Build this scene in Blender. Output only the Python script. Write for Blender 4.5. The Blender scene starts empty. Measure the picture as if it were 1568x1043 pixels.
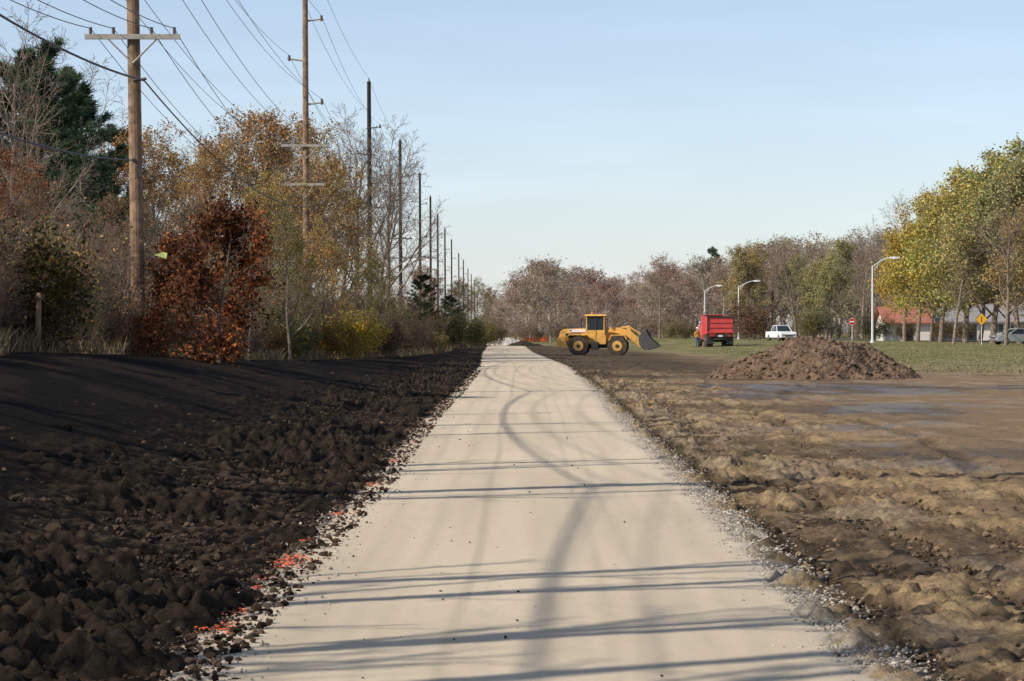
import bpy, math, random
import numpy as np
from mathutils import Vector, Matrix
F=3833.0; HY=508.0; EYE=1.7
def P(px,d): return (px-784.0)*d/F
def ZT(y,d): return EYE+(HY-y)*d/F
R=np.random.RandomState(7); random.seed(7)
scene=bpy.context.scene
# ---------------------------------------------------------------- noise
_tabs={}
def vnoise(x,y,s):
    if s not in _tabs: _tabs[s]=np.random.RandomState(s).rand(256,256)
    t=_tabs[s]; xi=np.floor(x).astype(int); yi=np.floor(y).astype(int)
    fx=x-xi; fy=y-yi; fx=fx*fx*(3-2*fx); fy=fy*fy*(3-2*fy)
    a=t[xi%256,yi%256]; b=t[(xi+1)%256,yi%256]; c=t[xi%256,(yi+1)%256]; d=t[(xi+1)%256,(yi+1)%256]
    return (a*(1-fx)+b*fx)*(1-fy)+(c*(1-fx)+d*fx)*fy
def fbm(x,y,o,s,g=.5):
    r=0;a=1;n=0
    for i in range(o):
        r=r+a*vnoise(x*2**i+i*17.3,y*2**i+i*9.1,s+i); n+=a; a*=g
    return r/n
def ss(t): t=np.clip(t,0,1); return t*t*(3-2*t)
# ---------------------------------------------------------------- terrain functions
def pL(Y): return np.interp(Y,[0,12,28,49,71,125,204,300,540,900],[-1.62,-1.6,-1.5,-1.6,-1.52,-1.5,-2.3,-2.7,-2.9,-6])
def pR(Y): return np.interp(Y,[0,12,28,49,71,125,204,300,540,900],[1.58,1.6,1.75,1.93,2.2,2.5,1.5,1.2,1.2,-2])
def front(Y): return np.interp(Y,[-50,40,60,100,140,176,250,350,500,900],[-9,-9,-9.5,-9,-7.5,-5.2,-5.8,-6,-6.2,-9])
def zb(Y): return np.interp(Y,[-50,45,58,100,150,250],[1.3,1.3,1.1,.5,.2,.1])
def base(X,Y):
    X=np.asarray(X,float); Y=np.asarray(Y,float)
    l=pL(Y)-.4; w=np.maximum(l-front(Y)-.5,1.5)
    z=zb(Y)*ss((l-X)/w)
    z=z+.6*ss((Y-120)/140)*ss((X-6)/20)
    return z
def gz(X,Y): return float(base(X,Y))
# ---------------------------------------------------------------- materials
def new_mat(name):
    m=bpy.data.materials.new(name); m.use_nodes=True; nt=m.node_tree
    b=nt.nodes['Principled BSDF']; return m,nt,b
def N(nt,t,**k):
    n=nt.nodes.new(t)
    for a,v in k.items(): setattr(n,a,v)
    return n
def simple(name,col,rough=.6,metal=0,var=.25,scale=8,bump=0):
    m,nt,b=new_mat(name); L=nt.links
    tc=N(nt,'ShaderNodeTexCoord'); no=N(nt,'ShaderNodeTexNoise'); no.inputs['Scale'].default_value=scale; no.inputs['Detail'].default_value=5
    L.new(tc.outputs['Object'],no.inputs['Vector'])
    r=N(nt,'ShaderNodeMapRange'); r.inputs['From Min'].default_value=.3; r.inputs['From Max'].default_value=.7
    r.inputs['To Min'].default_value=1-var; r.inputs['To Max'].default_value=1+var
    L.new(no.outputs[0],r.inputs['Value'])
    v=N(nt,'ShaderNodeVectorMath',operation='SCALE'); v.inputs[0].default_value=col; L.new(r.outputs[0],v.inputs['Scale'])
    L.new(v.outputs[0],b.inputs['Base Color']); b.inputs['Roughness'].default_value=rough; b.inputs['Metallic'].default_value=metal
    if rough>.8: b.inputs['Specular IOR Level'].default_value=.15
    if bump:
        bp=N(nt,'ShaderNodeBump'); bp.inputs['Distance'].default_value=bump; L.new(no.outputs[0],bp.inputs['Height']); L.new(bp.outputs[0],b.inputs['Normal'])
    return m
def attr_mat(name,scale,detail_amt,bumpd,rough=.95,rough_attr=False,spec=.1):
    m,nt,b=new_mat(name); L=nt.links
    at=N(nt,'ShaderNodeAttribute',attribute_name='Col')
    tc=N(nt,'ShaderNodeTexCoord')
    no=N(nt,'ShaderNodeTexNoise'); no.inputs['Scale'].default_value=scale; no.inputs['Detail'].default_value=8; no.inputs['Roughness'].default_value=.75
    L.new(tc.outputs['Object'],no.inputs['Vector'])
    r=N(nt,'ShaderNodeMapRange'); r.inputs['From Min'].default_value=.3; r.inputs['From Max'].default_value=.7
    r.inputs['To Min'].default_value=1-detail_amt; r.inputs['To Max'].default_value=1+detail_amt
    L.new(no.outputs[0],r.inputs['Value'])
    v=N(nt,'ShaderNodeVectorMath',operation='SCALE'); L.new(at.outputs['Color'],v.inputs[0]); L.new(r.outputs[0],v.inputs['Scale'])
    L.new(v.outputs[0],b.inputs['Base Color']); b.inputs['Roughness'].default_value=rough
    b.inputs['Specular IOR Level'].default_value=spec
    if rough_attr:
        mr=N(nt,'ShaderNodeMapRange'); mr.inputs['To Min'].default_value=.95; mr.inputs['To Max'].default_value=.38
        L.new(at.outputs['Alpha'],mr.inputs['Value']); L.new(mr.outputs[0],b.inputs['Roughness'])
        ms=N(nt,'ShaderNodeMapRange'); ms.inputs['To Min'].default_value=.03; ms.inputs['To Max'].default_value=.42
        L.new(at.outputs['Alpha'],ms.inputs['Value']); L.new(ms.outputs[0],b.inputs['Specular IOR Level'])
    bp=N(nt,'ShaderNodeBump'); bp.inputs['Distance'].default_value=bumpd; bp.inputs['Strength'].default_value=.9
    L.new(no.outputs[0],bp.inputs['Height']); L.new(bp.outputs[0],b.inputs['Normal'])
    return m
def leaf_mat():
    m=bpy.data.materials.new('leaf'); m.use_nodes=True; nt=m.node_tree; L=nt.links
    for n in list(nt.nodes): nt.nodes.remove(n)
    o=N(nt,'ShaderNodeOutputMaterial'); oi=N(nt,'ShaderNodeObjectInfo'); at=N(nt,'ShaderNodeAttribute',attribute_name='Col')
    v=N(nt,'ShaderNodeVectorMath',operation='MULTIPLY'); L.new(oi.outputs['Color'],v.inputs[0]); L.new(at.outputs['Color'],v.inputs[1])
    d=N(nt,'ShaderNodeBsdfDiffuse'); t=N(nt,'ShaderNodeBsdfTranslucent'); mx=N(nt,'ShaderNodeMixShader'); mx.inputs[0].default_value=.25
    L.new(v.outputs[0],d.inputs[0]); L.new(v.outputs[0],t.inputs[0]); L.new(d.outputs[0],mx.inputs[1]); L.new(t.outputs[0],mx.inputs[2]); L.new(mx.outputs[0],o.inputs[0])
    return m
M_leaf=leaf_mat()
M_bark=simple('bark',(.22,.17,.13),.9,var=.35,scale=3)
M_barkhaze=simple('bark_hazed',(.37,.30,.26),.9,var=.25,scale=.6)  # far-tree bark, base colour paled to imitate distance haze
M_twig=simple('brush_bark',(.19,.135,.10),.9,var=.4,scale=2)
# ---------------------------------------------------------------- mesh helpers
def mesh_obj(name,verts,faces,mats,mi=None,col=None,smooth=False):
    verts=np.asarray(verts,dtype=np.float32)
    me=bpy.data.meshes.new(name)
    if isinstance(faces,np.ndarray):
        nf,k=faces.shape; me.vertices.add(len(verts)); me.vertices.foreach_set('co',verts.ravel())
        me.loops.add(nf*k); me.loops.foreach_set('vertex_index',faces.astype(np.int32).ravel())
        me.polygons.add(nf); me.polygons.foreach_set('loop_start',np.arange(nf,dtype=np.int32)*k)
        try: me.polygons.foreach_set('loop_total',np.full(nf,k,dtype=np.int32))
        except Exception: pass
        me.update(calc_edges=True)
    else:
        me.from_pydata(verts.tolist(),[],faces); me.update()
    for m in mats: me.materials.append(m)
    if mi is not None: me.polygons.foreach_set('material_index',np.asarray(mi,dtype=np.int32))
    if col is not None:
        a=me.color_attributes.new('Col','FLOAT_COLOR','POINT'); c=np.ones((len(verts),4),dtype=np.float32); c[:,:col.shape[1]]=col
        a.data.foreach_set('color',c.ravel())
    me.polygons.foreach_set('use_smooth',np.full(len(me.polygons),smooth))
    ob=bpy.data.objects.new(name,me); scene.collection.objects.link(ob); return ob
def grid_faces(nr,nc):
    i=np.arange(nr-1)[:,None]*nc+np.arange(nc-1)[None,:]
    return np.stack([i,i+1,i+nc+1,i+nc],-1).reshape(-1,4)
def tubes(p0,p1,r0,r1,n):
    p0=np.asarray(p0,float);p1=np.asarray(p1,float);r0=np.asarray(r0,float);r1=np.asarray(r1,float)
    d=p1-p0; d/=np.linalg.norm(d,axis=1)[:,None]+1e-9
    ref=np.where(np.abs(d[:,2:3])>.9,np.array([[1.,0,0]]),np.array([[0,0,1.]]))
    a=np.cross(d,ref); a/=np.linalg.norm(a,axis=1)[:,None]+1e-9; b=np.cross(d,a)
    an=np.arange(n)*2*np.pi/n; c=np.cos(an)[None,:,None]; s=np.sin(an)[None,:,None]
    ring=a[:,None]*c+b[:,None]*s
    v=np.concatenate([p0[:,None]+ring*r0[:,None,None],p1[:,None]+ring*r1[:,None,None]],1)
    m=len(p0); k=np.arange(n); k2=(k+1)%n
    f=np.stack([k,k2,k2+n,k+n],-1)[None]+(np.arange(m)*2*n)[:,None,None]
    return v.reshape(-1,3),f.reshape(-1,4)
# ---------------------------------------------------------------- tree generator
def unit(v): return v/(np.linalg.norm(v)+1e-9)
def gen_tree(name,seed,H=10,r0=.16,stems=1,kids=(10,7,5,3),lr=(.5,.5,.5,.45),ang=(50,45,40,40),up=(.02,.08,.06,.03),wob=.12,start=.3,
             rmin=.006,nleaf=0,lsize=.07,lspread=.12,lcols=((1,1,1),),bark=None,leafskip=.0,stemspread=.5):
    rg=np.random.RandomState(seed); big=[];small=[];tips=[]
    stack=[]
    for s in range(stems):
        if stems>1:
            a=rg.rand()*6.28; rr=rg.rand()*stemspread*H*.25; p=np.array([math.cos(a)*rr,math.sin(a)*rr,-.1]); d=unit(np.array([math.cos(a)*stemspread*rg.rand(),math.sin(a)*stemspread*rg.rand(),1]))
            stack.append((p,d,H*(.6+.4*rg.rand()),r0*(.6+.4*rg.rand()),0))
        else: stack.append((np.array([0,0,-.2]),unit(np.array([rg.randn()*.04,rg.randn()*.04,1])),H*.85,r0,0))
    while stack:
        p,d,Ln,r,lv=stack.pop()
        ns=(7,5,3,2,2)[lv]; pts=[p];ds=[d];q=p;dd=d
        for i in range(ns):
            dd=unit(dd+rg.randn(3)*wob*(1 if lv else .5)+np.array([0,0,up[min(lv,3)]])); q=q+dd*Ln/ns; pts.append(q); ds.append(dd)
        rad=[max(r*(1-.75*i/ns),rmin*.7) for i in range(ns+1)]
        for i in range(ns): (big if lv==0 and stems==1 else small).append((pts[i],pts[i+1],rad[i],rad[i+1]))
        nlev=len(kids)
        if lv>=nlev-1:
            for i in range(1,ns+1): tips.append((pts[i],lv))
        if lv<nlev:
            st=start if lv==0 else .2
            for c in range(kids[lv]):
                t=st+(1-st)*((c+rg.rand())/kids[lv]); t=min(t,.999); i=int(t*ns); f=t*ns-i
                q=pts[i]*(1-f)+pts[i+1]*f; ax=ds[min(i+1,ns)]
                az=c*2.4+rg.rand()*1.2; ref=np.array([1.,0,0]) if abs(ax[2])>.8 else np.array([0,0,1.])
                u=unit(np.cross(ax,ref)); w=np.cross(ax,u); pr=u*math.cos(az)+w*math.sin(az)
                an=math.radians(ang[lv]*(.7+.6*rg.rand()))*(1-.3*t if lv==0 else 1)
                cd=unit(ax*math.cos(an)+pr*math.sin(an))
                cl=Ln*lr[lv]*(1.15-.55*t)*(.7+.5*rg.rand())
                stack.append((q,cd,cl,max(rad[i]*.55,rmin),lv+1))
    V=[];Fq=[];MI=[];C=[];off=0
    for segs,n in ((big,8),(small,3)):
        if not segs: continue
        v,f=tubes([s[0] for s in segs],[s[1] for s in segs],[s[2] for s in segs],[s[3] for s in segs],n)
        V.append(v);Fq.append(f+off);MI.append(np.zeros(len(f)));C.append(np.ones((len(v),3)));off+=len(v)
    if nleaf:
        T=np.array([t[0] for t in tips])
        keep=(rg.rand(len(T))>leafskip)&(vnoise(T[:,0]*.8+40,T[:,1]*.8+T[:,2]*.9+40,seed%70)>leafskip*.9); T=T[keep]
        k=max(1,int(round(nleaf/len(T)))); T=np.repeat(T,k,0)
        if len(T)>nleaf: T=T[rg.choice(len(T),nleaf,replace=False)]
        m=len(T); c=T+rg.randn(m,3)*lspread; a=rg.randn(m,3); a/=np.linalg.norm(a,axis=1)[:,None]; b=np.cross(a,rg.randn(m,3)); b/=np.linalg.norm(b,axis=1)[:,None]
        s=(lsize*(.6+.8*rg.rand(m)))[:,None]
        v=np.stack([c-a*s,c-b*s*.6,c+a*s,c+b*s*.6],1).reshape(-1,3); f=np.arange(4*m).reshape(-1,4)
        lc=np.array(lcols); ci=(vnoise(c[:,0]*.9+50,c[:,1]*.9+c[:,2]*.7+50,seed%50)*len(lc)*1.3+rg.randn(m)*.5-.15*len(lc)); ci=np.clip(ci,0,len(lc)-1).astype(int)
        cc=lc[ci]*(.6+.7*rg.rand(m))[:,None]
        V.append(v);Fq.append(f+off);MI.append(np.ones(m));C.append(np.repeat(cc,4,0))
    V=np.concatenate(V);Fq=np.concatenate(Fq);MI=np.concatenate(MI);C=np.concatenate(C)
    ob=mesh_obj(name,V,Fq,[bark or M_bark,M_leaf],MI,C)
    me=ob.data; bpy.data.objects.remove(ob); top=np.percentile(V[:,2],99.7); 
    return me,top
def gen_pine(name,seed,H=12):
    rg=np.random.RandomState(seed); segs=[(np.array([0,0,-.2]),np.array([0,0,H*.5]),.17,.1),(np.array([0,0,H*.5]),np.array([0,0,H]),.1,.02)]
    tc=[]
    z=H*.1
    while z<H*.98:
        nb=5; t=z/H; Lb=(1-t)**.7*H*.26+.3
        for k in range(nb):
            a=rg.rand()*6.28; l=Lb*(.4+.85*rg.rand()); d=unit(np.array([math.cos(a),math.sin(a),.12+.6*t])); p=np.array([0,0,z+rg.rand()*.3]); n=4
            for i in range(n):
                q=p+d*l/n; d=unit(d+np.array([0,0,.12])+rg.randn(3)*.1); segs.append((p,q,.03*(1-i/n)+.008,.03*(1-(i+1)/n)+.008)); p=q
                if i>0:
                    for s in (-1,1):
                        sd=unit(np.array([-d[1]*s,d[0]*s,.15])+d*.9+rg.randn(3)*.15); e=p+sd*l*.24*(1.2-i*.2); segs.append((p,e,.012,.006)); tc.append((e,sd)); tc.append(((p+e)/2,sd))
                    tc.append((p,d))
            tc.append((p+d*.1,d))
        z+=.5+.14*rg.rand()
    v,f=tubes([s[0] for s in segs],[s[1] for s in segs],[s[2] for s in segs],[s[3] for s in segs],4)
    V=[v];Fq=[f];MI=[np.zeros(len(f))];C=[np.ones((len(v),3))]
    k=14; ce=np.repeat(np.array([t[0] for t in tc]),k,0); dd=np.repeat(np.array([t[1] for t in tc]),k,0); m=len(ce)
    nd=dd*.8+rg.randn(m,3)*.55+np.array([0,0,.15]); nd/=np.linalg.norm(nd,axis=1)[:,None]
    w=np.cross(nd,rg.randn(m,3)); w/=np.linalg.norm(w,axis=1)[:,None]; ce=ce+rg.randn(m,3)*.05
    ln=(.2+.12*rg.rand(m))[:,None]
    vv=np.stack([ce-w*.018,ce+w*.018,ce+nd*ln+w*.009,ce+nd*ln-w*.009],1).reshape(-1,3)
    tone=np.repeat(.5+.9*rg.rand(len(tc)),k)
    V.append(vv);Fq.append(np.arange(4*m).reshape(-1,4)+len(v));MI.append(np.ones(m)); C.append(np.repeat(np.stack([tone,tone,tone],1)*(.8+.4*rg.rand(m))[:,None],4,0))
    V=np.concatenate(V); ob=mesh_obj(name,V,np.concatenate(Fq),[M_bark,M_leaf],np.concatenate(MI),np.concatenate(C)); me=ob.data; bpy.data.objects.remove(ob); return me,H
def place(me_top,name,X,Y,H,color=(1,1,1),wide=1.0,parent=None,rot=None,z=None):
    me,top=me_top; o=bpy.data.objects.new(name,me); scene.collection.objects.link(o)
    s=H/top; o.scale=(s*wide,s*wide,s); o.location=(X,Y,gz(X,Y) if z is None else z); o.rotation_euler=(0,0,R.rand()*6.28 if rot is None else rot)
    j=.85+.3*R.rand(); o.color=(color[0]*j,color[1]*j*(.95+.1*R.rand()),color[2]*j,1)
    if parent: o.parent=parent
    return o
def empty(name,loc=(0,0,0)):
    e=bpy.data.objects.new(name,None); scene.collection.objects.link(e); e.location=loc; e.empty_display_size=.2; return e
def tree_px(T,name,px,d,topy,color=(1,1,1),wide=1.0,parent=None,rot=None):
    X=P(px,d); g=gz(X,d); return place(T,name,X,d,ZT(topy,d)-g,color,wide,parent,rot)
# templates
AUT=((1,1,1),(1.1,.85,.65),(.8,.9,.75),(1.1,1.1,.95))
T_bare=[gen_tree('bare_tree_mesh%d'%i,10+i,12,.17,kids=(13,8,6,4),up=(.02,.12,.1,.05),rmin=.009,start=.22) for i in range(3)]
T_thin=[gen_tree('slender_tree_mesh%d'%i,15+i,12,.2,kids=(7,3,2),up=(.02,.12,.1,.05),rmin=.012,start=.3,lr=(.3,.5,.5)) for i in range(2)]
T_spar=[gen_tree('autumn_tree_mesh%d'%i,20+i,12,.16,kids=(13,8,6,4),up=(.02,.1,.08,.04),rmin=.009,start=.18,nleaf=9500,lsize=.064,lspread=.17,lcols=AUT,leafskip=.32) for i in range(3)]
T_leaf=[gen_tree('leafy_tree_mesh%d'%i,30+i,12,.2,kids=(15,8,6,3),up=(.02,.09,.06,.04),rmin=.01,start=.18,nleaf=27000,lsize=.09,lspread=.26,lcols=((1,1,1),(.75,.95,.85),(1.3,1.1,.75),(.9,.9,.8)),leafskip=.14,lr=(.55,.5,.5,.45)) for i in range(2)]
T_oak=[gen_tree('oak_tree_mesh',43,5,.07,kids=(16,8,6,2),up=(.02,.03,.0,.0),rmin=.006,start=.05,nleaf=9500,lsize=.07,lspread=.15,lcols=((1,1,1),(1.8,1.5,1.1),(.4,.45,.5),(.8,.8,.8)),leafskip=.27,ang=(64,52,45,40),bark=M_twig)]
T_far=[gen_tree('woods_tree_mesh%d'%i,50+i,14,.2,kids=(15,9,7,4),up=(.02,.1,.09,.05),rmin=.023,start=.12,bark=M_barkhaze,nleaf=2500,lsize=.14,lspread=.35,lcols=AUT,lr=(.52,.5,.5,.45)) for i in range(3)]
T_shB=[gen_tree('shrub_mesh%d'%i,60+i,2.6,.022,stems=9,kids=(9,6,4),lr=(.5,.5,.5,.5),ang=(35,40,45,40),up=(.05,.12,.05,0),rmin=.0045,start=.12,nleaf=(200,700,1400)[i],lsize=.04,lspread=.06,lcols=AUT,bark=M_twig,stemspread=.6) for i in range(3)]
T_shL=[gen_tree('leafy_shrub_mesh%d'%i,70+i,2.2,.022,stems=10,kids=(9,6,4),ang=(45,45,45,40),up=(.05,.08,.03,0),rmin=.0045,start=.05,nleaf=5000,lsize=.045,lspread=.09,lcols=((1,1,1),(.7,.8,.7),(1.5,1.2,.8)),bark=M_twig,stemspread=.8) for i in range(2)]
T_pine=[gen_pine('pine_mesh%d'%i,80+i) for i in range(2)]
# ---------------------------------------------------------------- left trees
OR=(.42,.27,.125); YE=(.44,.33,.13); RU=(.27,.12,.07); OL=(.20,.18,.08); BR=(.26,.16,.10); GN=(.09,.11,.045); PG=(.085,.125,.07)
for px,d,ty,w in [(58,95,78,1.25),(125,100,150,1.25),(5,88,150,1.3),(178,128,205,1.1),(95,118,120,1.1),(30,105,115,1.2)]:
    tree_px(T_pine[R.randint(2)],'pine_tree',px,d,ty,PG,w)
for px,d,ty in [(20,80,5),(120,130,60),(60,75,190),(545,190,160),(592,215,178),(515,205,195),(570,230,230),(620,230,400),(180,66,330),(140,60,345),(90,70,300),(235,75,330),(455,160,190),(310,140,180),(400,170,180)]:
    tree_px(T_bare[R.randint(3)],'bare_tree',px,d,ty,BR,.9)
for px,d,ty,c,w in [(265,128,195,OR,1.1),(345,150,168,OR,1.1),(420,155,180,OR,1.1),(480,172,190,OR,1.1),(300,110,240,OR,1),(390,115,260,YE,.9),(515,180,250,YE,1),(240,105,260,BR,1),(375,135,215,OR,1.1),(455,140,240,OR,1.1),
      (30,66,225,RU,1),(5,72,260,BR,1),(445,95,325,OL,.9),(500,112,335,YE,.9),(200,70,300,BR,1),(555,150,385,OL,1),(590,168,400,OL,1),(380,75,370,OL,.8),(640,225,405,BR,1),(665,255,425,BR,1),(690,300,430,OL,1),(705,350,425,BR,1),(730,430,425,OL,1),(745,520,440,BR,1),(230,140,215,OR,1)]:
    tree_px(T_spar[R.randint(3)],'autumn_tree',px,d,ty,c,w)
tree_px(T_oak[0],'oak_tree',335,62,312,(.20,.078,.038),1.0,rot=.6)
tree_px(T_oak[0],'oak_tree',285,66,362,(.18,.085,.045),.9,rot=2.9)
tree_px(T_pine[0],'pine_tree',648,215,425,(.05,.07,.035),1.5)
tree_px(T_pine[1],'pine_tree',690,290,455,(.055,.08,.045),2)
for X,Y,H in [(-10,5.6,13),(-10.5,6.6,13),(-11,7.6,12.5),(-11,8.6,12.5),(-10,11.3,12),(-10.8,12.2,12),(-12,20.6,13),(-11.5,24.4,13),(-10.5,27.2,12.5),(-11.5,35,12),(-11,40.6,13),(-10.8,47,10)]:
    place(T_thin[R.randint(2)],'bare_tree',X,Y,H,BR,.8)
thick=empty('brush_thicket')
cols=[BR,OL,GN,OR,RU,YE,(.16,.12,.07),(.18,.12,.08)]
for i in range(280):
    Y=34*math.exp(R.rand()*math.log(430/34.)); dep=R.rand()**1.2*6
    X=float(front(Y))-.3-dep; H=(1.5+R.rand()*1.3)*(1+.14*dep)
    if Y>160: H*=1.15
    if R.rand()<.68: place(T_shB[R.randint(3)],'shrub',X,Y,H,cols[R.randint(8)],1.1,thick)
    else: place(T_shL[R.randint(2)],'leafy_shrub',X,Y,H*.72,cols[R.choice([0,1,2,2,3,5,6,7])],1.15,thick)
for i in range(115):
    Y=42*math.exp(R.rand()*math.log(420/42.)); X=float(front(Y))-5-R.rand()*12
    place(T_shB[R.randint(3)],'tall_brush',X,Y,3.6+R.rand()*2.2,cols[R.randint(8)],1.0,thick)
for px,d,ty,c in [(545,115,470,(.46,.34,.05)),(520,112,490,(.4,.28,.05)),(735,250,485,(.22,.22,.07)),(715,235,480,(.08,.1,.05)),(430,98,475,(.15,.17,.06)),(40,50,350,(.09,.08,.035)),(10,48,345,(.08,.07,.03)),(675,190,470,(.07,.09,.04)),(590,140,490,(.12,.08,.05)),(755,300,498,(.16,.13,.06)),(450,100,485,(.14,.15,.05))]:
    tree_px(T_shL[R.randint(2)],'leafy_bush',px,d,ty,c,1.15)
# ---------------------------------------------------------------- far trees
far=empty('distant_tree_line')
tx=[700,745,765,790,830,870,930,960,1010,1040,1090,1150,1200,1240,1300,1350,1400,1600,1750]; ty=[450,455,448,402,393,405,412,420,390,402,392,376,368,362,356,348,345,340,340]
px=752
while px<1740:
    for r in range(2):
        d=430+R.rand()*120+r*60; t=np.interp(px,tx,ty)+R.rand()*30-8+r*6
        c=[(.34,.25,.2),(.36,.22,.17),(.34,.28,.2),(.3,.26,.21)][R.randint(4)]  # light, greyed tints: aerial haze put into the far trees' leaf colour
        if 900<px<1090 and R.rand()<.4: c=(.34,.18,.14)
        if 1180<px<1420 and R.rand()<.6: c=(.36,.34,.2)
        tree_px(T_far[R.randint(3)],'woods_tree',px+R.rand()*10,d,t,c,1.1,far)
    px+=17
px=700
while px<1750:
    d=395+R.rand()*60
    tree_px(T_shB[R.randint(3)],'woods_shrub',px,d,478+R.rand()*18,(.3,.24,.17),1.7,far); px+=11
for px,d,ty,c,w in [(1150,405,374,(.46,.37,.2),.95),(1225,405,392,(.36,.33,.19),1.0),(1265,390,370,(.35,.33,.19),1.0),
    (1405,275,300,(.58,.45,.12),1.0),(1440,262,262,(.48,.41,.14),1.0),(1478,248,236,(.42,.38,.16),1.1),(1520,242,222,(.40,.37,.17),1.1),(1562,236,236,(.38,.35,.17),1.1),(1500,265,300,(.5,.42,.16),1.2),(1605,225,250,(.36,.28,.16),1.1),(1545,270,290,(.38,.35,.17),1.1),(1425,285,370,(.54,.42,.14),1.1)]:
    tree_px(T_leaf[R.randint(2)],'leafy_tree',px,d,ty,c,w)
for px,d,ty in [(1385,280,285),(1345,330,345),(1220,360,360),(1540,222,290),(1320,340,350),(1180,410,365),(1010,410,385),(1460,235,330)]:
    tree_px(T_bare[R.randint(3)],'bare_tree',px,d,ty,BR,1)
tree_px(T_pine[0],'pine_tree',1091,520,384,(.12,.155,.11),.9)
for px,d,ty,c in [(1150,330,460,(.17,.09,.06)),(1050,380,492,(.2,.17,.09)),(1340,300,478,(.08,.09,.05)),(1385,290,492,(.12,.09,.06)),(1030,400,490,(.26,.23,.1)),(1240,350,470,(.16,.16,.09)),(1475,300,495,(.14,.13,.07)),(1445,296,490,(.2,.16,.08))]:
    tree_px(T_shL[R.randint(2)],'leafy_bush',px,d,ty,c,1.3)
# ---------------------------------------------------------------- ground
def axis_half(a,fine,g,end):
    out=[0];x=0
    while x<end: x+=max(fine,(x-a)*g if x>a else 0); out.append(x)
    return out
h=axis_half(2.6,.026,.016,2500); gx=np.array([-a for a in h[::-1][:-1]]+h)
ys=[-300,-150,-80,-40,-20,-10,-4,0,3,5,7,8.5,9.2]; y=9.6
while y<260: ys.append(y); y*=1.0031
while y<5000: ys.append(y); y*=1.04
gy=np.array(ys); X,Y=np.meshgrid(gx,gy); X=X.ravel(); Y=Y.ravel()
ul=pL(Y)-X; ur=X-pR(Y); Z=base(X,Y)
fade=np.clip(1.6-Y/160,.25,1)
n1=fbm(X*2.2,Y*1.6,5,1); n2=fbm(X*.35,Y*.2,4,11); n3=fbm(X*9,Y*7.5,3,21,.7); n4=fbm(X*.9+9,Y*.5,4,31)
rid=np.abs(2*fbm(X*5.5,Y*4.4,4,41,.65)-1)*2
n6=fbm(X*1.3+70,Y*.8,3,91); n7=vnoise(X*17,Y*14,77); n8=fbm(X*.7+20,Y*.45,3,95)
inside=(ul<-.12)&(ur<-.12)
lm=ss((ul+.15)/.5); clod=np.exp(-((ul-1.2)/1.4)**2)
A=(1-.65*ss((ul-2.6)/2.2))*(.55+.9*ss((n8-.35)/.3))
zl=-.09+.10*lm+A*((n1-.5)*(.12+.17*clod)+(n3-.5)*(.06+.09*clod)+rid*(.02+.035*clod)+(n7-.5)*(.015+.025*clod))+.10*(n8-.5)*ss((ul-.5)/1.5)
rm=ss((ur+.1)/.6); cr=np.exp(-((ur-.9)/.8)**2); sm=ss((ur-3.2)/2.5)*(1-.6*ss((n4-.55)/.1)); B=.55+.9*ss((n8-.38)/.25)
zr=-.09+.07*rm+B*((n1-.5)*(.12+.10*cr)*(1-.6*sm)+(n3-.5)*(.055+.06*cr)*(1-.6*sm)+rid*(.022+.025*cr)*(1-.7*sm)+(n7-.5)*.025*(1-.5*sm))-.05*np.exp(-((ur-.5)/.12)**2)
tone=np.zeros_like(X)
for c0,amp,ph in ((1.35,.25,0),(2.7,.5,1.2),(4.0,.8,2.2),(6.2,1.3,2.9)):
    dx=ur-c0-amp*np.sin(Y*.13+ph)-(n6-.5)*.5; k=np.exp(-(dx/.2)**4)*ss((n6-.33)/.15)
    zr=zr-k*.045+k*.02*np.sin((Y+np.abs(dx)*1.3+(n1-.5)*.2)*2*np.pi/.19)*(Y<60)+.03*np.exp(-((np.abs(dx)-.32)/.09)**2)*ss((n6-.36)/.15); tone+=k
ck=ss((n6-.5)/.06)*np.exp(-((ur-1.9)/1.2)**2)*(Y<32); zr=zr+.02*ck*np.sin((X*.35+Y+n1*.3)*2*np.pi/.21)
D=np.where(ul>-.12,zl,np.where(ur>-.12,zr,-.09))
D=np.where(inside,-.10,D)
Z=Z+D*np.where(Y<260,fade,.2)-np.where(Y>260,.02,0)
def lerp(a,b,t): return a+(b-a)*t[:,None]
c=np.tile(np.array([.25,.172,.105]),(len(X),1))
c=lerp(c,np.array([.42,.30,.160]),ss((n1-.48)/.16)*ss((5.5-ur)/2.5)*.85)
c=lerp(c,np.array([.14,.10,.065]),ss((n2-.48)/.12)*.75)
c=lerp(c,np.array([.33,.255,.175]),ss((n4-.53)/.1)*.65)
c=lerp(c,np.array([.08,.057,.038]),np.clip(cr*ss((.53-n1)/.16)*1.1,0,1))
c=lerp(c,np.array([.105,.076,.05]),np.clip(tone,0,1)*.5)
c=lerp(c,np.array([.10,.072,.048]),ss((n3*.5+n7*.5-.55)/.1)*.35*(ur<5))
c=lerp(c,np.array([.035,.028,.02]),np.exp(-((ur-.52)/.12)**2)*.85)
dk=ss((Y-76+n2*40-20)/35)*ss((14-X)/6); c=lerp(c,np.array([.075,.056,.038]),dk*.85)
yb=np.interp(X,[3,8,11,14,17,22,60],[330,250,200,150,112,103,90]); gm=ss((Y-yb+(n4-.5)*70+(n3-.5)*40)/26)
gcol=lerp(np.tile(np.array([.15,.15,.062]),(len(X),1)),np.array([.27,.225,.12]),ss((n4-.42)/.2)*.7)
gcol=lerp(gcol,np.array([.26,.215,.12]),ss(1-(Y-yb)/45)*.7)
c=c*(1-gm[:,None])+gcol*gm[:,None]
wet=ss((n2*.5+n4*.5-.53)/.05)*ss((ur-2.5)/1.5)*ss((95-Y)/15)*(1-gm)*.9
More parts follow.
